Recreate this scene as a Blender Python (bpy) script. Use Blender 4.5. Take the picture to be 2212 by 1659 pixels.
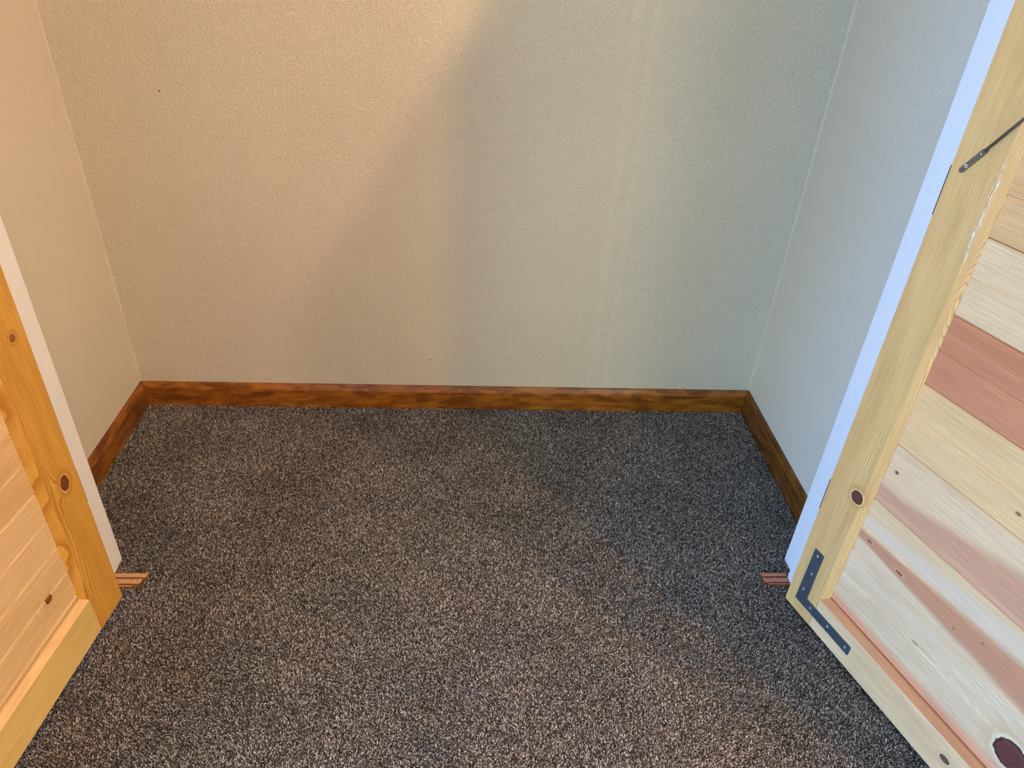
import bpy, bmesh, math, random
import numpy as np
from mathutils import Matrix, Vector

for o in list(bpy.data.objects):
    bpy.data.objects.remove(o)
S = bpy.context.scene
COL = S.collection

# ------------------------------------------------------------------ camera
cam_data = bpy.data.cameras.new('camera')
cam_data.sensor_width = 36.0
cam_data.sensor_fit = 'HORIZONTAL'
cam_data.lens = 1583.01 / 2212 * 36.0
cam_data.clip_start = 0.02
cam = bpy.data.objects.new('camera', cam_data)
COL.objects.link(cam)
RM = [[0.99774797, -0.01578748, -0.06519013],
      [-0.04528554, 0.55839963, -0.82833512],
      [0.04947947, 0.82942185, 0.55642715]]
mw = Matrix(RM).to_4x4()
mw.translation = Vector((0.0061638, -1.8873480, 1.3521222))
cam.matrix_world = mw
S.camera = cam

# ------------------------------------------------------------------ light
S.view_settings.view_transform = 'Standard'
S.view_settings.look = 'None'
S.view_settings.gamma = 1.0
S.view_settings.use_curve_mapping = False
S.view_settings.exposure = 0.10

world = bpy.data.worlds.new('world')
S.world = world
world.use_nodes = True
wb = world.node_tree.nodes['Background']
wb.inputs[0].default_value = (0.55, 0.75, 1.0, 1)
wb.inputs[1].default_value = 0.2


def bulb(name, loc, power, color, radius):
    d = bpy.data.lights.new(name, 'POINT')
    d.energy = power
    d.color = color
    d.shadow_soft_size = radius
    o = bpy.data.objects.new(name, d)
    o.location = loc
    COL.objects.link(o)


def area(name, loc, target, sx, sy, power, color):
    d = bpy.data.lights.new(name, 'AREA')
    d.shape = 'RECTANGLE'
    d.size = sx
    d.size_y = sy
    d.energy = power
    d.color = color
    o = bpy.data.objects.new(name, d)
    o.location = loc
    o.rotation_euler = (Vector(target) - Vector(loc)).to_track_quat('-Z', 'Z').to_euler()
    COL.objects.link(o)


# two warm bulbs of the bedroom ceiling lamp, right behind the photographer
bulb('ceiling_bulb', (1.43, -2.10, 2.36), 96, (1.0, 0.59, 0.22), 0.018)
bulb('ceiling_bulb', (1.39, -1.88, 2.38), 102, (1.0, 0.605, 0.36), 0.018)
# daylight from the window in the left-hand wall and two added fill lights at the windowless wall behind
area('window_and_fill_light', (-3.15, -3.35, 0.95), (0.8, -0.7, 0.4), 1.6, 1.2, 240, (0.03, 0.34, 1.0))
area('window_and_fill_light', (-2.2, -4.25, 1.45), (0.8, -0.7, 0.6), 1.3, 1.3, 120, (0.76, 1.0, 0.86))  # added neutral fill for the room's ambient light, no window here
area('window_and_fill_light', (1.6, -4.25, 1.5), (0.0, 0.0, 0.7), 1.2, 1.3, 42, (1.0, 0.97, 0.97))  # weak added fill, no window here either

# ------------------------------------------------------------------ nodes


class NT:
    def __init__(self, name, rough=0.5, spec=0.4):
        self.m = bpy.data.materials.new(name)
        self.m.use_nodes = True
        self.t = self.m.node_tree
        self.n = self.t.nodes
        self.b = self.n['Principled BSDF']
        self.b.inputs['Roughness'].default_value = rough
        self.b.inputs['Specular IOR Level'].default_value = spec

    def link(self, a, b):
        self.t.links.new(a, b)

    def _in(self, node, i, v):
        if v is None:
            return
        if hasattr(v, 'is_linked') or isinstance(v, bpy.types.NodeSocket):
            self.link(v, node.inputs[i])
        else:
            node.inputs[i].default_value = v

    def math(self, op, a, b=None, c=None, clamp=False):
        x = self.n.new('ShaderNodeMath')
        x.operation = op
        x.use_clamp = clamp
        self._in(x, 0, a)
        self._in(x, 1, b)
        self._in(x, 2, c)
        return x.outputs[0]

    def add(self, a, b): return self.math('ADD', a, b)
    def sub(self, a, b): return self.math('SUBTRACT', a, b)
    def mul(self, a, b): return self.math('MULTIPLY', a, b)

    def coords(self):
        c = self.n.new('ShaderNodeTexCoord')
        s = self.n.new('ShaderNodeSeparateXYZ')
        self.link(c.outputs['Object'], s.inputs[0])
        return c.outputs['Object'], s.outputs[0], s.outputs[1], s.outputs[2]

    def comb(self, x, y, z):
        c = self.n.new('ShaderNodeCombineXYZ')
        self._in(c, 0, x)
        self._in(c, 1, y)
        self._in(c, 2, z)
        return c.outputs[0]

    def noise(self, vec, scale, detail=2.0, rough=0.5, dist=0.0):
        x = self.n.new('ShaderNodeTexNoise')
        self.link(vec, x.inputs['Vector'])
        x.inputs['Scale'].default_value = scale
        x.inputs['Detail'].default_value = detail
        x.inputs['Roughness'].default_value = rough
        x.inputs['Distortion'].default_value = dist
        return x.outputs['Fac']

    def sstep(self, v, a, b, lo=0.0, hi=1.0):
        x = self.n.new('ShaderNodeMapRange')
        x.interpolation_type = 'SMOOTHSTEP'
        self._in(x, 0, v)
        x.inputs[1].default_value = a
        x.inputs[2].default_value = b
        x.inputs[3].default_value = lo
        x.inputs[4].default_value = hi
        return x.outputs[0]

    def mix(self, f, a, b, mode='MIX'):
        x = self.n.new('ShaderNodeMix')
        x.data_type = 'RGBA'
        x.blend_type = mode
        self._in(x, 0, f)
        for i, v in ((6, a), (7, b)):
            if isinstance(v, tuple):
                x.inputs[i].default_value = v if len(v) == 4 else (*v, 1)
            else:
                self.link(v, x.inputs[i])
        return x.outputs[2]

    def bump(self, h, strength, dist):
        x = self.n.new('ShaderNodeBump')
        x.inputs['Strength'].default_value = strength
        x.inputs['Distance'].default_value = dist
        self.link(h, x.inputs['Height'])
        self.link(x.outputs[0], self.b.inputs['Normal'])


def lin(r, g, b):
    f = lambda c: (c / 255 / 12.92) if c / 255 <= 0.04045 else ((c / 255 + 0.055) / 1.055) ** 2.4
    return (f(r), f(g), f(b))


def wood(name, axis, light, dark, freq=250.0, wob=2.0, strength=0.6, knots=(), swirls=(), bands=(),
         seed=0.0, rough=0.45, fibre=0.10, blotch=0.10, scuff=None, curve=0.0, tint=None, widen=0.0, v0=0.0):
    if tint:
        tt = lambda c: tuple(min(0.95, c[i] * tint[i]) for i in range(3))
        light, dark = tt(light), tt(dark)
        bands = [(b[0], b[1], tt(b[2]), *b[3:]) for b in bands]
    """grain runs along 'x' or 'z' of the object; knots = (u, v, ru, rv, rings, core)"""
    w = NT(name, rough, 0.35)
    _, X, Y, Z = w.coords()
    if axis == 'x':
        u, v = X, w.add(Z, w.mul(Y, 0.7))
    elif axis == 'y':
        u, v = Y, w.add(Z, w.mul(X, 0.7))
    else:
        u, v = Z, w.add(X, w.mul(Y, 0.7))
    us = w.add(u, seed)
    n1 = w.noise(w.comb(w.mul(us, 1.0), w.mul(v, 6.0), seed), 2.2, 2)
    n2 = w.noise(w.comb(w.mul(us, 4.0), w.mul(v, 14.0), seed + 3.1), 3.0, 2)
    vf = w.sub(v, v0)
    base = w.mul(vf, freq)
    if widen:
        base = w.mul(base, w.sub(1.0, w.mul(vf, widen)))
    F = w.add(base, w.add(w.mul(n1, wob * 5), w.mul(n2, wob)))
    if curve:
        F = w.add(F, w.mul(w.mul(us, us), curve))
    for (u0, vk, ru, rv, rings, *_r) in list(knots) + list(swirls):
        du = w.mul(w.sub(u, u0), 1.0 / (ru * 2.6))
        dv = w.mul(w.sub(v, vk), 1.0 / (rv * 1.9))
        d2 = w.add(w.mul(du, du), w.mul(dv, dv))
        F = w.add(F, w.mul(w.math('EXPONENT', w.mul(d2, -1.0)), rings))
    fr = w.math('FRACT', F)
    ring = w.math('POWER', fr, 2.5)
    edge = w.sstep(fr, 0.9, 1.0, 1.0, 0.0)
    ring = w.mul(ring, edge)
    col = w.mix(w.mul(ring, strength), light, dark)
    big = w.noise(w.comb(w.mul(us, 1.5), w.mul(v, 9.0), seed + 7.7), 3.0, 3)
    col = w.mix(w.sstep(big, 0.35, 0.75, 0.0, blotch * 3), col, dark)
    for (v1, v2, bc, soft, wobble, amt, *fan) in bands:
        nb = w.noise(w.comb(w.mul(us, 1.0), w.mul(v, 3.0), seed + 11.3), 3.2, 3)
        vv = w.add(v, w.mul(w.sub(nb, 0.5), wobble))
        if fan:
            fu, fc, fr_ = fan
            k = w.add(1.0, w.mul(w.math('MAXIMUM', w.sub(u, fu), 0.0), fr_))
            vv = w.add(fc, w.math('DIVIDE', w.sub(vv, fc), k))
        m = w.mul(w.sstep(vv, v1 - soft, v1 + soft), w.sstep(vv, v2 - soft, v2 + soft, 1.0, 0.0))
        col = w.mix(w.mul(m, amt), col, bc)
    fb = w.noise(w.comb(w.mul(us, 14.0), w.mul(v, 300.0), seed), 1.0, 3, 0.6)
    g = w.sstep(fb, 0.3, 0.7, 1.0 - fibre, 1.0 + fibre * 0.5)
    col = w.mix(1.0, col, w.comb(g, g, g), 'MULTIPLY')
    for (u0, v0, ru, rv, rings, core) in knots:
        pale = tuple(min(0.9, c * 1.12) for c in light)
        wn = w.noise(w.comb(w.mul(u, 60.0), w.mul(v, 60.0), seed), 1.3, 2)
        du = w.mul(w.sub(u, u0), 1.0 / ru)
        dv = w.mul(w.sub(v, v0), 1.0 / rv)
        d = w.math('SQRT', w.add(w.mul(du, du), w.mul(dv, dv)))
        d = w.add(d, w.mul(w.sub(wn, 0.5), 0.35))
        col = w.mix(w.sstep(d, 1.2, 2.2, 0.45, 0.0), col, dark)
        if ru > 0.008:
            col = w.mix(w.sstep(d, 1.05, 1.30, 0.85, 0.0), col, pale)
        cr = w.math('FRACT', w.mul(d, 2.5))
        inner = w.mix(w.mul(cr, 0.35), core, tuple(min(1, c * 2.4) for c in core))
        rim = w.sstep(d, 0.72, 0.95)
        inner = w.mix(w.mul(rim, 0.7), inner, tuple(c * 0.5 for c in core))
        col = w.mix(w.sstep(d, 0.93, 1.03, 1.0, 0.0), col, inner)
    if scuff:
        (u1, u2, v1, v2, sc) = scuff
        nn = w.noise(w.comb(w.mul(u, 40.0), w.mul(v, 300.0), 2.0), 1.0, 4, 0.7)
        m = w.mul(w.mul(w.sstep(u, u1, u1 + .05), w.sstep(u, u2 - .05, u2, 1.0, 0.0)),
                  w.mul(w.sstep(v, v1, v1 + .002), w.sstep(v, v2 - .001, v2, 1.0, 0.0)))
        m = w.mul(m, w.sstep(nn, 0.5, 0.6))
        col = w.mix(m, col, sc)
    w.link(col, w.b.inputs['Base Color'])
    w.bump(w.add(fb, w.mul(ring, 0.3)), 0.12, 0.0006)
    return w.m


def paint(name, col, rough=0.55, tex=1.0, marks=()):
    w = NT(name, rough, 0.3)
    P, X, Y, Z = w.coords()
    n1 = w.noise(P, 195, 3, 0.55, 0.8)
    h1 = w.sstep(n1, 0.42, 0.62)
    n2 = w.noise(P, 55, 2)
    lowv = w.noise(P, 1.6, 2)
    g = w.sstep(lowv, 0.3, 0.7, 0.97, 1.03)
    c = w.mix(1.0, col, w.comb(g, g, g), 'MULTIPLY')
    for (x, z, rx, rz, mc) in marks:
        dx = w.mul(w.sub(X, x), 1 / rx)
        dz = w.mul(w.sub(Z, z), 1 / rz)
        d = w.math('SQRT', w.add(w.mul(dx, dx), w.mul(dz, dz)))
        d = w.add(d, w.mul(w.sub(w.noise(P, 900, 2), 0.5), 0.8))
        c = w.mix(w.sstep(d, 0.7, 1.1, 0.85, 0.0), c, mc)
    w.link(c, w.b.inputs['Base Color'])
    if tex:
        w.bump(w.add(h1, w.mul(n2, 0.6)), 0.52 * tex, 0.0022)
    return w.m


def flat(name, col, rough=0.5, metal=0.0, spec=0.5, var=0.05):
    w = NT(name, rough, spec)
    P, X, Y, Z = w.coords()
    n = w.noise(P, 45, 3, 0.6)
    g = w.sstep(n, 0.3, 0.7, 1 - var, 1 + var)
    w.link(w.mix(1.0, col, w.comb(g, g, g), 'MULTIPLY'), w.b.inputs['Base Color'])
    w.b.inputs['Metallic'].default_value = metal
    return w.m


# ------------------------------------------------------------------ mesh helpers
def link(name, me, mat=None, parent=None, **props):
    if mat and not me.materials:
        me.materials.append(mat)
    o = bpy.data.objects.new(name, me)
    COL.objects.link(o)
    if parent:
        o.parent = parent
    for k, v in props.items():
        o[k] = v
    return o


def bm_mesh(bm, name):
    bmesh.ops.recalc_face_normals(bm, faces=bm.faces)
    me = bpy.data.meshes.new(name)
    bm.to_mesh(me)
    bm.free()
    return me


def box(name, lo, hi, mat, parent=None, bevel=0.0, **props):
    bm = bmesh.new()
    bmesh.ops.create_cube(bm, size=1.0)
    for v in bm.verts:
        v.co = Vector([(lo[i] + hi[i]) / 2 + v.co[i] * (hi[i] - lo[i]) for i in range(3)])
    if bevel:
        bmesh.ops.bevel(bm, geom=bm.edges[:], offset=bevel, segments=2, affect='EDGES')
    return link(name, bm_mesh(bm, name), mat, parent, **props)


def sweep(name, prof, a, b, fn, mat, parent=None, mitre=(0, 0), **props):
    """prof: closed list of (w, h); extruded t=a..b; fn(t, w, h) -> xyz; mitre adds w*m to the ends"""
    bm = bmesh.new()
    A = [bm.verts.new(fn(a + mitre[0] * w, w, h)) for w, h in prof]
    B = [bm.verts.new(fn(b + mitre[1] * w, w, h)) for w, h in prof]
    n = len(prof)
    for i in range(n):
        bm.faces.new((A[i], A[(i + 1) % n], B[(i + 1) % n], B[i]))
    bm.faces.new(A)
    bm.faces.new(B)
    return link(name, bm_mesh(bm, name), mat, parent, **props)


# ------------------------------------------------------------------ dimensions (metres)
XL, XR = -0.9675, 0.9112          # closet side walls
BH, BT = 0.075, 0.0141            # baseboard height over the carpet, thickness
YB = -0.6367                      # closet side of the front wall
YF = -0.7592                      # room side of the front wall
JL, JR = -0.7962, 0.8169          # jamb faces
FZ = -0.010                       # carpet backing
CH = 2.42                         # ceiling

# ------------------------------------------------------------------ materials of the shell
DK = (0.06, 0.045, 0.035)
wall_marks = [(-0.097, 0.168, .0028, .0022, DK), (-0.15, 0.152, .0015, .0015, (.3, .24, .17)),
              (-0.735, 0.915, .0022, .0030, DK), (0.10, 0.30, .0012, .0012, DK),
              (0.19, 0.255, .0012, .0012, DK), (0.62, 0.60, .0012, .0022, (.25, .22, .18)),
              (0.70, 0.08, .0030, .0010, DK), (-0.58, 0.09, .001, .0022, DK)]
m_wall = paint('cream_wall_paint', lin(213, 203, 182), 0.6, 1.15, wall_marks)
m_wall2 = paint('cream_side_wall_paint', lin(216, 206, 185), 0.6, 0.6)
m_room = paint('room_wall_paint', lin(205, 196, 178), 0.7, 0.6)
m_ceil = paint('ceiling_paint', lin(232, 228, 220), 0.8, 0.6)
m_white = flat('white_trim_paint', lin(238, 236, 232), 0.32, var=0.012)
m_caulk = flat('white_caulk', lin(206, 196, 177), 0.6)

# carpet backing
wf = NT('carpet_backing', 0.95, 0.1)
P, X, Y, Z = wf.coords()
sp = wf.noise(P, 330, 3, 0.7)
c = wf.mix(wf.sstep(sp, 0.42, 0.6), (0.014, 0.011, 0.010), (0.16, 0.14, 0.125))
wf.link(c, wf.b.inputs['Base Color'])
wf.bump(sp, 0.8, 0.004)
m_back = wf.m

# ------------------------------------------------------------------ shell
floor = box('floor', (-3.2, -4.3, FZ - 0.05), (2.8, 0.12, FZ), m_back, kind='structure')
box('wall_back', (XL - 0.1, 0.0, FZ), (XR + 0.1, 0.1, CH), m_wall, kind='structure')
box('wall_left', (XL - 0.1, YB, FZ), (XL, 0.0, CH), m_wall2, kind='structure')
box('wall_right', (XR, YB, FZ), (XR + 0.1, 0.0, CH), m_wall2, kind='structure')
bm = bmesh.new()
HZ = 2.0


def addbox(bm, lo, hi):
    r = bmesh.ops.create_cube(bm, size=1.0)
    for v in r['verts']:
        v.co = Vector([(lo[i] + hi[i]) / 2 + v.co[i] * (hi[i] - lo[i]) for i in range(3)])


addbox(bm, (-3.2, YF + 0.004, FZ), (JL - 0.018, YB - 0.001, CH))
addbox(bm, (JR + 0.018, YF + 0.004, FZ), (2.8, YB - 0.001, CH))
addbox(bm, (JL - 0.018, YF + 0.004, HZ + 0.018), (JR + 0.018, YB - 0.001, CH))
link('wall_front', bm_mesh(bm, 'wall_front'), m_room, kind='structure')
box('ceiling', (-3.3, -4.4, CH), (2.9, 0.12, CH + 0.08), m_ceil, kind='structure')
box('wall_room_right', (2.8, -4.3, FZ), (2.9, YB, CH), m_room, kind='structure')
box('wall_room_back', (-3.3, -4.4, FZ), (2.9, -4.3, CH), m_room, kind='structure')
bm = bmesh.new()
addbox(bm, (-3.3, -4.3, FZ), (-3.2, YB, 0.30))
addbox(bm, (-3.3, -4.3, 1.65), (-3.2, YB, CH))
addbox(bm, (-3.3, -4.3, 0.30), (-3.2, -4.15, 1.65))
addbox(bm, (-3.3, -2.5, 0.30), (-3.2, YB, 1.65))
link('wall_room_left', bm_mesh(bm, 'wall_room_left'), m_room, kind='structure')

# jambs: white boards lining the closet opening
j = box('trim_1', (JL - 0.018, YF, FZ), (JL, YB, HZ), m_white, bevel=0.0012, kind='structure')
j = box('trim_2', (JR, YF, FZ), (JR + 0.018, YB, HZ), m_white, bevel=0.0012, kind='structure')
box('door_stop', (0.800, YF + 0.001, FZ), (JR, -0.700, HZ), m_white, j, bevel=0.001)
box('trim_3', (JL - 0.018, YF, HZ), (JR + 0.018, YB, HZ + 0.018), m_white, bevel=0.0012, kind='structure')

# room-side casing boards beside the jambs
box('trim_6', (-0.900, -0.776, FZ), (-0.7865, YF - 0.0003, HZ + 0.06), m_white, bevel=0.002, kind='structure')
box('trim_7', (0.830, -0.776, FZ), (0.930, YF - 0.0003, HZ + 0.06), m_white, bevel=0.002, kind='structure')

# thin caulk fillets in the wall corners
for nm, x, sx in (('trim_4', XL, 1), ('trim_5', XR, -1)):
    cp = [(0, 0), (0.0040, 0), (0.0016, 0.0008), (0.0008, 0.0016), (0, 0.0040)]
    sweep(nm, cp, BH, CH, lambda t, w, h, x=x, sx=sx: (x + sx * w, -h, t), m_caulk, kind='structure')

# ------------------------------------------------------------------ baseboards
base_l, base_d = lin(160, 98, 30), lin(106, 58, 16)


def base_mat(nm, axis, seed, vv):
    w = NT(nm, 0.28, 0.5)
    P, X, Y, Z = w.coords()
    u = X if axis == 'x' else Y
    us = w.add(u, seed)
    n = w.noise(w.comb(w.mul(us, 9.0), w.mul(Z, 30.0), seed), 1.8, 4, 0.6)
    n2 = w.noise(w.comb(w.mul(us, 5.0), w.mul(Z, 260.0), seed), 1.5, 3, 0.6)
    c = w.mix(w.sstep(n, 0.33, 0.68), base_d, base_l)
    c = w.mix(w.sstep(n2, 0.45, 0.75, 0.0, 0.55), c, lin(70, 36, 12))
    # scattered pale scuffs
    s = w.noise(w.comb(w.mul(us, 40.0), w.mul(Z, 90.0), seed + 9), 1.6, 2)
    c = w.mix(w.sstep(s, 0.76, 0.80, 0.0, 0.6), c, lin(190, 150, 120))
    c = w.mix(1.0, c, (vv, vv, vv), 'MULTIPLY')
    w.link(c, w.b.inputs['Base Color'])
    return w.m


prof = [(0, FZ), (BT, FZ), (BT, 0.0585), (0.0128, 0.0600), (0.0128, 0.0612), (0.0115, 0.0628), (0.0070, 0.0728), (0.0050, BH), (0, BH)]
bb = {}
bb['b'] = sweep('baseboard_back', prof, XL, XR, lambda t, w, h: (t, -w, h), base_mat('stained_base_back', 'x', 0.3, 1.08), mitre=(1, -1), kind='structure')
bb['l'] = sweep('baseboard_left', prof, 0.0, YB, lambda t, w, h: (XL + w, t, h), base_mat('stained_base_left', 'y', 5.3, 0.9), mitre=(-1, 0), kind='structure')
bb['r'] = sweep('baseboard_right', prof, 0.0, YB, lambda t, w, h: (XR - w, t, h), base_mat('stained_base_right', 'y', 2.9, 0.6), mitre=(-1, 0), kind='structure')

# ------------------------------------------------------------------ carpet pile (real tufts)
rng = np.random.default_rng(7)
SP = 0.0023


def grid(x0, x1, y0, y1):
    xs = np.arange(x0, x1, SP)
    ys = np.arange(y0, y1, SP)
    gx, gy = np.meshgrid(xs, ys)
    return np.stack([gx.ravel(), gy.ravel()], 1)


pts = np.concatenate([grid(XL + BT + 0.001, XR - BT - 0.001, YB, -BT - 0.001),
                      grid(JL + 0.001, JR - 0.001, YF, YB),
                      grid(-0.92, 1.12, -1.30, YF)])
pts += rng.uniform(-SP * 0.48, SP * 0.48, pts.shape)
# keep clear of the boards and of the two wooden stubs
x, y = pts[:, 0], pts[:, 1]
ok = ~((y > YB - 0.001) & ((x < XL + BT) | (x > XR - BT) | (y > -BT)))
ok &= ~((y < YB + 0.001) & (y > YF - 0.001) & ((x < JL + 0.001) | (x > JR - 0.001)))
ok &= ~((x > 0.797) & (y < -0.697) & (y > YF - 0.002))
wob = 0.0025 * np.sin(x * 190) + 0.0012 * np.sin(y * 600 + x * 70)
ok &= ~((x < -0.722 + wob - (y + 0.70) * -0.15) & (y < -0.687) & (y > -0.727 + wob))
ok &= ~((x > 0.737 + wob) & (y < -0.688) & (y > -0.724 + wob))
pts = pts[ok]
N = len(pts)
x, y = pts[:, 0], pts[:, 1]


def lowfreq(x, y, s, seed):
    r = np.random.default_rng(seed)
    out = np.zeros_like(x)
    for k in range(14):
        a = r.uniform(0, 2 * math.pi)
        f = s * r.uniform(0.5, 1.7)
        out += np.sin((x * math.cos(a) + y * math.sin(a)) * f + r.uniform(0, 6.28))
    return out / math.sqrt(14)


pile = lowfreq(x, y, 26, 3)                         # which way the pile has been brushed
lay = 0.0010 * np.tanh(pile * 1.5)
lay2 = 0.0008 * np.tanh(lowfreq(x, y, 30, 5))
BZ = FZ + 0.0050
height = rng.uniform(0.0016, 0.0058, N)
ang = rng.uniform(0, 2 * math.pi, N)
lean = rng.uniform(0.0006, 0.0032, N)
dx, dy = np.cos(ang) * lean + lay2, np.sin(ang) * lean + lay
rad = rng.uniform(0.0010, 0.0017, N)
ph = rng.uniform(0, 2 * math.pi, N)
V = np.zeros((N, 4, 3))
for k in range(3):
    a = ph + k * 2.0944
    V[:, k, 0] = x + np.cos(a) * rad - dx * 0.2
    V[:, k, 1] = y + np.sin(a) * rad - dy * 0.2
    V[:, k, 2] = BZ + np.where(np.arange(N) % 2, 0, 0.001) + np.cos(a - ang) * lean * 0.35
V[:, 3, 0] = x + dx
V[:, 3, 1] = y + dy
V[:, 3, 2] = BZ + height
tri = np.array([[0, 1, 3], [1, 2, 3], [2, 0, 3]])
F = (np.arange(N)[:, None, None] * 4 + tri[None]).reshape(-1, 3)
me = bpy.data.meshes.new('carpet_pile')
me.vertices.add(N * 4)
me.vertices.foreach_set('co', V.astype(np.float32).ravel())
me.loops.add(F.size)
me.loops.foreach_set('vertex_index', F.astype(np.int32).ravel())
me.polygons.add(len(F))
me.polygons.foreach_set('loop_start', np.arange(0, F.size, 3, dtype=np.int32))
me.update(calc_edges=True)
pal = np.array([[0.86, 0.81, 0.77], [0.42, 0.38, 0.35], [0.20, 0.175, 0.158], [0.09, 0.075, 0.066], [0.022, 0.018, 0.016]])
idx = rng.choice(5, N, p=[0.19, 0.26, 0.21, 0.17, 0.17])
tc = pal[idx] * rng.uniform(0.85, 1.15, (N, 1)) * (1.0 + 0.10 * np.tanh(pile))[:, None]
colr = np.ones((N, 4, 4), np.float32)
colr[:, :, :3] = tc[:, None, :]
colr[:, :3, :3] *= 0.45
ca = me.color_attributes.new('tuft', 'FLOAT_COLOR', 'POINT')
ca.data.foreach_set('color', colr.ravel())
wp = NT('carpet_yarn', 0.85, 0.15)
at = wp.n.new('ShaderNodeAttribute')
at.attribute_name = 'tuft'
wp.link(at.outputs['Color'], wp.b.inputs['Base Color'])
wp.b.inputs['Sheen Weight'].default_value = 0.25
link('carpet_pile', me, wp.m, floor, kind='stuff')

# ------------------------------------------------------------------ wooden stubs in the carpet


def stub(x0, x1, y0, y1, tip, mat, dmat, label, notch):
    root = bpy.data.objects.new('threshold_stub', None)
    root.location = ((x0 + x1) / 2, (y0 + y1) / 2, FZ)
    COL.objects.link(root)
    root['label'] = label
    root['category'] = 'wood strip'
    root['group'] = 'stubs of the removed threshold'
    n = 14
    W = y1 - y0
    # cross section along y (back to front): ridge, groove, pale centre, groove, lip
    sec = [(0.0, 0.0005), (0.03, .0030), (0.26, .0034), (0.32, -0.0006), (0.40, -0.0004), (0.45, .0028),
           (0.74, .0030), (0.79, -.0004), (0.86, -.0002), (0.90, .0020), (1.0, .0005)]
    bm = bmesh.new()
    rows = []
    for i in range(n + 1):
        t = i / n
        row = []
        for k, (s, z) in enumerate(sec):
            yy = y1 - s * W
            end = tip + notch[k % len(notch)]
            far = x0 if tip > x0 else x1
            xx = far + (end - far) * t
            jit = random.Random(i * 31 + k).uniform(-0.0004, 0.0004)
            row.append(bm.verts.new((xx - root.location.x, yy - root.location.y + jit, z - FZ + jit)))
        rows.append(row)
    for i in range(n):
        for k in range(len(sec) - 1):
            bm.faces.new((rows[i][k], rows[i][k + 1], rows[i + 1][k + 1], rows[i + 1][k]))
    # skirt down to the backing
    ring = rows[0] + [r[-1] for r in rows[1:]] + rows[-1][-2::-1] + [r[0] for r in rows[-2:0:-1]]
    low = [bm.verts.new((v.co.x, v.co.y, 0)) for v in ring]
    m = len(ring)
    for i in range(m):
        bm.faces.new((ring[i], ring[(i + 1) % m], low[(i + 1) % m], low[i]))
    bm.faces.new(low)
    link('wood_strip', bm_mesh(bm, 'wood_strip'), mat, root)
    return root


def dot(name, c, r, mat, parent, h=0.0006, seg=10, rot=None):
    bm = bmesh.new()
    bmesh.ops.create_cone(bm, segments=seg, radius1=r, radius2=r * 0.8, depth=h, cap_ends=True)
    if rot:
        bm.transform(rot)
    for v in bm.verts:
        v.co += Vector(c)
    return link(name, bm_mesh(bm, name), mat, parent)


def stub_mat(nm, a, b, seed):
    w = NT(nm, 0.6, 0.3)
    P, X, Y, Z = w.coords()
    # worn bare crown, stained hollows
    n = w.noise(w.comb(w.mul(X, 30), w.mul(Y, 260), seed), 1.5, 3)
    f = w.add(w.sstep(Z, -FZ + 0.0002, -FZ + 0.0026), w.mul(w.sub(n, 0.5), 0.7))
    w.link(w.mix(w.math('ADD', f, 0.0, clamp=True), b, a), w.b.inputs['Base Color'])
    return w.m


m_hole = flat('dark_nail_hole', (0.02, 0.012, 0.008), 0.9)
s1 = stub(JL + 0.0008, -0.722, -0.727, -0.687, -0.722, stub_mat('worn_strip_left', lin(204, 160, 116), lin(128, 78, 42), 1), None,
          'broken end of a worn orange wood strip in the carpet at the left jamb', [0.006, 0.006, 0.004, 0.0, -0.001, -0.002, -0.004, -0.010, -0.014, -0.018, -0.020])
for px_, py_ in ((-0.776, -0.7105), (-0.748, -0.7095), (-0.733, -0.7100)):
    dot('nail_hole', (px_ - s1.location.x, py_ - s1.location.y, 0.0030 - FZ), 0.0013, m_hole, s1)
s2 = stub(0.7365, 0.7992, -0.724, -0.688, 0.7365, stub_mat('worn_strip_right', lin(178, 122, 96), lin(104, 52, 32), 4), None,
          'splintered end of a reddish wood strip in the carpet at the right jamb', [-0.004, -0.003, 0.001, 0.002, -0.001, 0.000, 0.003, 0.004, 0.006, 0.008, 0.010])
for px_, py_ in ((0.748, -0.7080), (0.776, -0.7095)):
    dot('nail_hole', (px_ - s2.location.x, py_ - s2.location.y, 0.0030 - FZ), 0.0012, m_hole, s2)

# ------------------------------------------------------------------ doors
DH, DW, DT = 1.943, 0.760, 0.035
PZ = 0.012                                # bottom of the door over the carpet
JO = 0.1334 - PZ                          # lowest plank joint
PITCH = 0.1355


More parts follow.
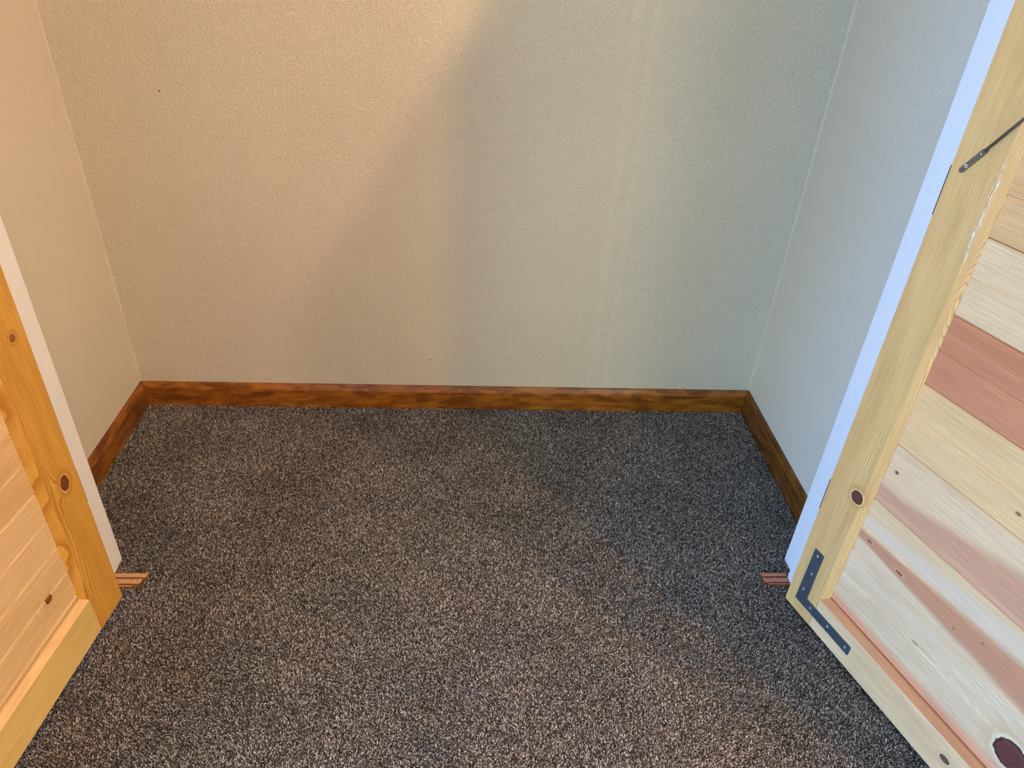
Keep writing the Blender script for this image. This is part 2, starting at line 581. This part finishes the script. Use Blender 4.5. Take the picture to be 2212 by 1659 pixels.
def build_door(name, origin, ang, sgn, fw, pw, label, mats):
    """local x along the door, local z up, depth d goes to local y*sgn (away from the closet view)"""
    root = bpy.data.objects.new(name, None)
    root['kind'] = 'thing'
    root.location = (origin[0], origin[1], PZ)
    root.rotation_euler = (0, 0, ang)
    COL.objects.link(root)
    root['label'] = label
    root['category'] = 'door'
    P = lambda s, d, z: (s, d * sgn, z)
    st = [(0.0008, 0), (fw - 0.001, 0), (fw, 0.0008), (pw, 0.012), (pw, DT), (0, DT), (0, 0.0008)]
    sweep('stile', [(a, b) for a, b in st], 0, DH, lambda t, w, h: P(w, h, t), mats['stile'], root)
    sweep('stile', [(a, b) for a, b in st], 0, DH, lambda t, w, h: P(DW - w, h, t), mats['stile'], root)
    rz = 0.107 - PZ if sgn < 0 else 0.100 - PZ
    rt = rz + 0.012
    rp = [(0.0, 0.0008), (0.0008, 0), (rz - 0.0008, 0), (rz, 0.0008), (rt, 0.012), (rt, DT), (0.0, DT)]
    # the rail ends are coped over the sloping edge of the stiles
    cope = 1.0 if False else 0
    def railfn(t, w, h, top=False):
        # slope the ends with the stile profile
        k = fw + min(h, 0.012) / 0.012 * (pw - fw) if h > 0.0008 else fw
        xx = k + 0.0009 if t < 0.5 else DW - k - 0.0009
        return P(xx, h, (DH - w) if top else w)
    sweep('bottom_rail', rp, 0, 1, lambda t, w, h: railfn(t, w, h), mats['rail'], root)
    sweep('top_rail', rp, 0, 1, lambda t, w, h: railfn(t, w, h, True), mats['rail'], root)
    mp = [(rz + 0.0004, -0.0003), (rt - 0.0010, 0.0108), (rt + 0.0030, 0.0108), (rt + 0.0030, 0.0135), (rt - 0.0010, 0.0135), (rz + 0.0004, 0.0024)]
    sweep('rail_bounce_strip', mp, 0, 1, lambda t, w, h: railfn(t, w, h), mats['bounce'], root)  # overlay on the chamfer, warm bounce light put into its colour
    # planks, horizontal tongue and groove boards with a centre bead
    z = JO - PITCH
    k = 0
    zt = DH - rt
    while z < zt:
        z0, z1 = max(z, rt + 0.0042), min(z + PITCH, zt - 0.0004)
        g = 0.0004
        pr = [(z0 + g, DT - 0.010), (z0 + g, 0.0158)]
        if z1 - z0 > 0.03:
            pr += [(z0 + 0.0030, 0.0125)]
            zc = z + PITCH / 2
            if z0 + 0.008 < zc < z1 - 0.008:
                pr += [(zc - 0.0026, 0.0124), (zc - 0.0004, 0.0146), (zc + 0.0004, 0.0146), (zc + 0.0026, 0.0124)]
            pr += [(z1 - 0.0030, 0.0125)]
        else:
            pr += [(z0 + 0.0015, 0.0132), (z1 - 0.004, 0.0138)]
        pr += [(z1 - g, 0.0158), (z1 - g, DT - 0.010)]
        m = mats['planks'][k % len(mats['planks'])]
        pl = sweep('plank', pr, pw + 0.0002, DW - pw - 0.0002, lambda t, w, h: P(t, h, w), m, root)
        tone = {'right_plank_red': 'reddish brown cedar plank', 'right_plank_pink': 'plank half cream and half pink',
                'right_plank_streaked': 'pale plank with a widening pink streak', 'right_plank_pink_lip': 'thin pink sliver of plank above the bottom rail'}.get(m.name)
        if tone:
            pl['label'] = tone
        z += PITCH
        k += 1
    return root


pine_l, pine_d = lin(226, 190, 132), lin(184, 128, 66)
core = lin(92, 44, 34)
YEL, YELD = lin(228, 206, 168), lin(196, 160, 112)
CRM, CRMD = lin(226, 216, 196), lin(190, 164, 132)
PNK = lin(202, 162, 142)
RED, REDD = lin(184, 130, 104), lin(146, 92, 68)
o = PZ
TR = (1.24, 0.90, 0.64)
mr = {
    'stile': wood('right_stile_pine', 'z', lin(226, 190, 140), lin(176, 126, 74), 480, 1.8, 0.85,
                  knots=[(0.390 - o, 0.0715, 0.0150, 0.0150, 6.0, lin(100, 50, 46))],
                  swirls=[(0.835 - o, 0.092, 0.035, 0.016, 7.0), (0.55, 0.12, 0.10, 0.018, 5.0)], seed=1.3, tint=(1.17, 1.0, 0.72), widen=3.0, v0=-0.01,
                  scuff=(0.86, 1.06, 0.078, 0.0875, lin(232, 226, 216))),
    'rail': wood('right_rail_pine', 'x',  lin(228, 214, 186), lin(192, 166, 128), 260, 1.4, 0.35,
                 knots=[(0.439, 0.061 - o, 0.011, 0.0075, 3.5, lin(112, 68, 56))], seed=4.1, blotch=0.16, tint=TR),
    'bounce': wood('right_bounce_strip', 'x', lin(192, 152, 120), lin(160, 112, 78), 300, 1.0, 0.4, seed=14.0, tint=TR),  # chamfer overlay, ceiling bounce painted as an orange tone
    'planks': [
        wood('right_plank_pink_lip', 'x',  lin(222, 174, 152), lin(192, 134, 110), 300, 1, 0.4, seed=2.0, tint=TR),
        wood('right_plank_pale', 'x',  lin(222, 216, 200), lin(198, 178, 148), 110, 2.6, 0.5,
             knots=[(0.508, 0.192 - o, 0.030, 0.030, 4.0, lin(96, 52, 46)), (0.29, 0.215 - o, .006, .003, 2.0, lin(176, 140, 104))],
             bands=[(0.128, 0.142, lin(206, 180, 138), 0.006, 0.02, 0.6)], seed=3.0, blotch=0.14, tint=TR),
        wood('right_plank_streaked', 'x', lin(222, 208, 178), lin(196, 172, 134), 130, 1.6, 0.3,
             bands=[(0.333, 0.360, lin(216, 212, 202), 0.006, 0.012, 0.85, 0.10, 0.313, 2.0), (0.2, 0.300, lin(218, 212, 198), 0.006, 0.012, 0.6),
                    (0.303, 0.322, lin(190, 142, 120), 0.0035, 0.014, 0.85, 0.12, 0.313, 8.5)],
             knots=[(0.125, 0.312, .0065, .0022, 1.0, lin(140, 72, 52)), (0.205, 0.305, .010, .0026, 1.0, lin(130, 66, 52)),
                    (0.335, 0.300, .0035, .002, 0.6, lin(150, 92, 80)), (0.385, 0.322, .0035, .0022, 0.6, lin(150, 92, 80))], seed=5.0, tint=TR),
        wood('right_plank_pink', 'x', lin(224, 212, 186), lin(200, 170, 140), 260, 1.0, 0.35,
             bands=[(0.37, 0.446, lin(198, 156, 136), 0.010, 0.012, 0.85, 0.16, 0.394, 3.6), (0.405, 0.418, lin(216, 178, 158), 0.006, 0.012, 0.7)],
             knots=[(0.118, 0.486, .004, .003, 1.5, lin(120, 70, 56))], seed=6.4, tint=TR),
        wood('right_plank_yellow', 'x',  lin(228, 208, 168), lin(202, 172, 124), 230, 1.6, 0.6,
             knots=[(0.33, 0.575, .005, .003, 1.5, lin(150, 96, 70))], seed=7.7, tint=TR),
        wood('right_plank_red', 'x',  lin(206, 152, 124), lin(162, 106, 80), 210, 1.4, 0.6,
             bands=[(0.775, 0.80, lin(178, 122, 88), 0.01, 0.01, 0.5)], seed=8.9, tint=TR),
        wood('right_plank_cream', 'x',  lin(230, 214, 184), lin(192, 164, 124), 260, 1.8, 0.7, seed=10.2, tint=TR),
        wood('right_plank_fine_line', 'x',  lin(228, 202, 158), lin(172, 132, 84), 330, 0.8, 0.8, seed=11.5, tint=TR),
        wood('right_plank_pine', 'x',  lin(226, 206, 170), lin(190, 156, 110), 240, 1.8, 0.6, seed=12.5, tint=TR),
    ]}
al, ad = lin(208, 164, 106), lin(160, 106, 50)
TL = (1.02, 1.06, 1.0)
ml = {
    'stile': wood('left_stile_pine', 'z', lin(198, 150, 76), lin(138, 84, 24), 250, 1.8, 0.95,
                  knots=[(0.379 - o, 0.0395, 0.0175, 0.0125, 6.0, lin(100, 56, 32)), (0.694 - o, 0.0325, 0.0085, 0.0075, 3.5, lin(130, 80, 44))],
                  swirls=[(0.22, 0.05, 0.12, 0.022, 5.0), (0.55, 0.07, 0.08, 0.016, 4.0)], seed=21.3, tint=(1.28, 1.3, 1.0)),
    'rail': wood('left_rail_pine', 'x', lin(204, 172, 116), lin(172, 132, 76), 260, 1.0, 0.4, seed=24.1, tint=(1.25, 1.35, 1.15)),
    'bounce': wood('left_bounce_strip', 'x', lin(240, 198, 140), lin(214, 164, 104), 300, 1.0, 0.3, seed=34.0),  # chamfer overlay painted brighter, as if lit from overhead
    'planks': [wood('left_plank_a', 'x', lin(228, 188, 136), lin(196, 146, 96), 300, 1, 0.4, seed=22.0, tint=TL),
               wood('left_plank_b', 'x', lin(224, 188, 140), lin(190, 146, 98), 90, 2.2, 0.45,
                    knots=[(0.165, 0.187 - o, 0.0105, 0.0085, 3.5, lin(120, 68, 36))], seed=23.0, tint=TL)] +
              [wood('left_plank_' + c_, 'x', l_, d_, f_, 1.6, s_, seed=sd_, tint=TL) for c_, l_, d_, f_, s_, sd_ in (
                  ('c', lin(224, 188, 144), lin(198, 154, 108), 120, 0.35, 25.0), ('d', lin(222, 182, 134), lin(184, 138, 88), 200, 0.5, 26.4),
                  ('e', lin(228, 192, 146), lin(188, 146, 96), 240, 0.55, 27.9), ('f', lin(224, 186, 138), lin(196, 150, 104), 150, 0.45, 28.7))]}

hingeR = (0.7656818, -0.7712169)
hingeL = (-0.7439148, -0.7613551)
angR = math.atan2(-0.94907438, 0.31505208)
angL = math.atan2(-0.99443158, -0.10538421)
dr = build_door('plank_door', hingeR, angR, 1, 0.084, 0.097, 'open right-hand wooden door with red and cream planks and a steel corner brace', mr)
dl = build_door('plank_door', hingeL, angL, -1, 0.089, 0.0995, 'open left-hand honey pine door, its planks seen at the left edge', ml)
# joint lines at the two visible rail ends are left as the real gap between stile and rail

# steel corner brace, flat L set on the right door
m_steel = flat('grey_steel_plate', lin(112, 118, 124), 0.42, 0.75)
m_screw = flat('bright_zinc_screw', lin(205, 208, 210), 0.22, 1.0)
m_rod = flat('dull_zinc_rod', lin(128, 118, 104), 0.45, 0.7)
L = [(0.0262, 0.0440), (0.1925, 0.0465), (0.1925, 0.0715), (0.0545, 0.0690), (0.0545, 0.2045), (0.0285, 0.2035)]
L = [(a, b - PZ) for a, b in L]
bm = bmesh.new()
f0 = [bm.verts.new((a, 0.0, b)) for a, b in L]
f1 = [bm.verts.new((a, -0.0022, b)) for a, b in L]
for i in range(6):
    bm.faces.new((f0[i], f0[(i + 1) % 6], f1[(i + 1) % 6], f1[i]))
bm.faces.new(f0)
bm.faces.new(f1)
br = link('corner_brace', bm_mesh(bm, 'corner_brace'), m_steel, dr, label='grey steel corner brace')
RX = Matrix.Rotation(math.pi / 2, 4, 'X')


def screw(parent, s, z, y, r=0.0042):
    bm = bmesh.new()
    bmesh.ops.create_uvsphere(bm, u_segments=14, v_segments=8, radius=r)
    bmesh.ops.delete(bm, geom=[v for v in bm.verts if v.co.z < -1e-5], context='VERTS')
    for v in bm.verts:
        v.co.z *= 0.35
        if abs(v.co.x) < r * 0.16 and v.co.z > 0 or abs(v.co.y) < r * 0.16 and v.co.z > 0:
            v.co.z *= 0.4
    bm.transform(RX)
    for v in bm.verts:
        v.co += Vector((s, y, z))
    return link('screw', bm_mesh(bm, 'screw'), m_screw, parent)


for s, z in ((0.0400, 0.1905), (0.0425, 0.1370), (0.0375, 0.0835), (0.0705, 0.0560), (0.1256, 0.0590), (0.1800, 0.0575)):
    screw(br, s, z - PZ, -0.0021)

# sagging-door tension rod screwed to the right door
a0, a1 = Vector((0.0195, 1.0265 - PZ)), Vector((0.0465, 1.0650 - PZ))
dirn = (a1 - a0).normalized()
nrm = Vector((-dirn.y, dirn.x))
bm = bmesh.new()
hw = 0.0042
outl = [a0 + nrm * hw * 0.6, a0 - nrm * hw * 0.6, a0 + dirn * 0.003 - nrm * hw, a1 - nrm * hw, a1 + dirn * 0.006 - nrm * hw * 0.6,
        a1 + dirn * 0.006 + nrm * hw * 0.6, a1 + nrm * hw, a0 + dirn * 0.003 + nrm * hw]
g0 = [bm.verts.new((p.x, -0.0008, p.y)) for p in outl]
g1 = [bm.verts.new((p.x, -0.0034, p.y)) for p in outl]
for i in range(8):
    bm.faces.new((g0[i], g0[(i + 1) % 8], g1[(i + 1) % 8], g1[i]))
bm.faces.new(g0)
bm.faces.new(g1)
strap = link('rod_strap', bm_mesh(bm, 'rod_strap'), m_rod, dr, label='flat metal strap end of the tension rod')
p = a0 + (a1 - a0) * 0.27
screw(strap, p.x, p.y, -0.0033, 0.0040)
p = a0 + (a1 - a0) * 0.88
screw(strap, p.x, p.y, -0.0033, 0.0018)
dr2 = Vector((0.0846 - 0.0431, 1.1188 - 1.0602)).normalized()
e0 = a1 + dr2 * 0.002
e1 = e0 + dr2 * 0.98
rr = 0.0023
bm = bmesh.new()
rings = []
for t in np.linspace(0, 1, 12):
    cpt = e0 + (e1 - e0) * float(t)
    n2 = Vector((-dr2.y, dr2.x))
    yb = -0.0036 - 0.004 * math.sin(min(1, t * 8) * math.pi / 2)
    rings.append([bm.verts.new((cpt.x + n2.x * rr * math.cos(q), yb + rr * math.sin(q), cpt.y + n2.y * rr * math.cos(q)))
                  for q in np.linspace(0, 2 * math.pi, 12, endpoint=False)])
for i in range(11):
    for k in range(12):
        bm.faces.new((rings[i][k], rings[i][(k + 1) % 12], rings[i + 1][(k + 1) % 12], rings[i + 1][k]))
bm.faces.new(rings[0])
bm.faces.new(rings[-1])
me = bm_mesh(bm, 'tension_rod')
for f in me.polygons:
    f.use_smooth = True
link('tension_rod', me, m_rod, dr, label='thin grey metal rod slanting up across the planks')

# hinges between jamb and right door (dark slot seen in the gap)
m_hinge = flat('dark_hinge', (0.02, 0.017, 0.015), 0.5, 0.6)
for z in (0.335, 0.99, 1.70):
    box('hinge', (-0.0028, 0.002, z - 0.042 - PZ), (0.0, 0.030, z + 0.040 - PZ), m_hinge, dr, bevel=0.0004)
    box('hinge', (-0.0028, -0.030, z - 0.042 - PZ), (0.0, -0.002, z + 0.040 - PZ), m_hinge, dl, bevel=0.0004)
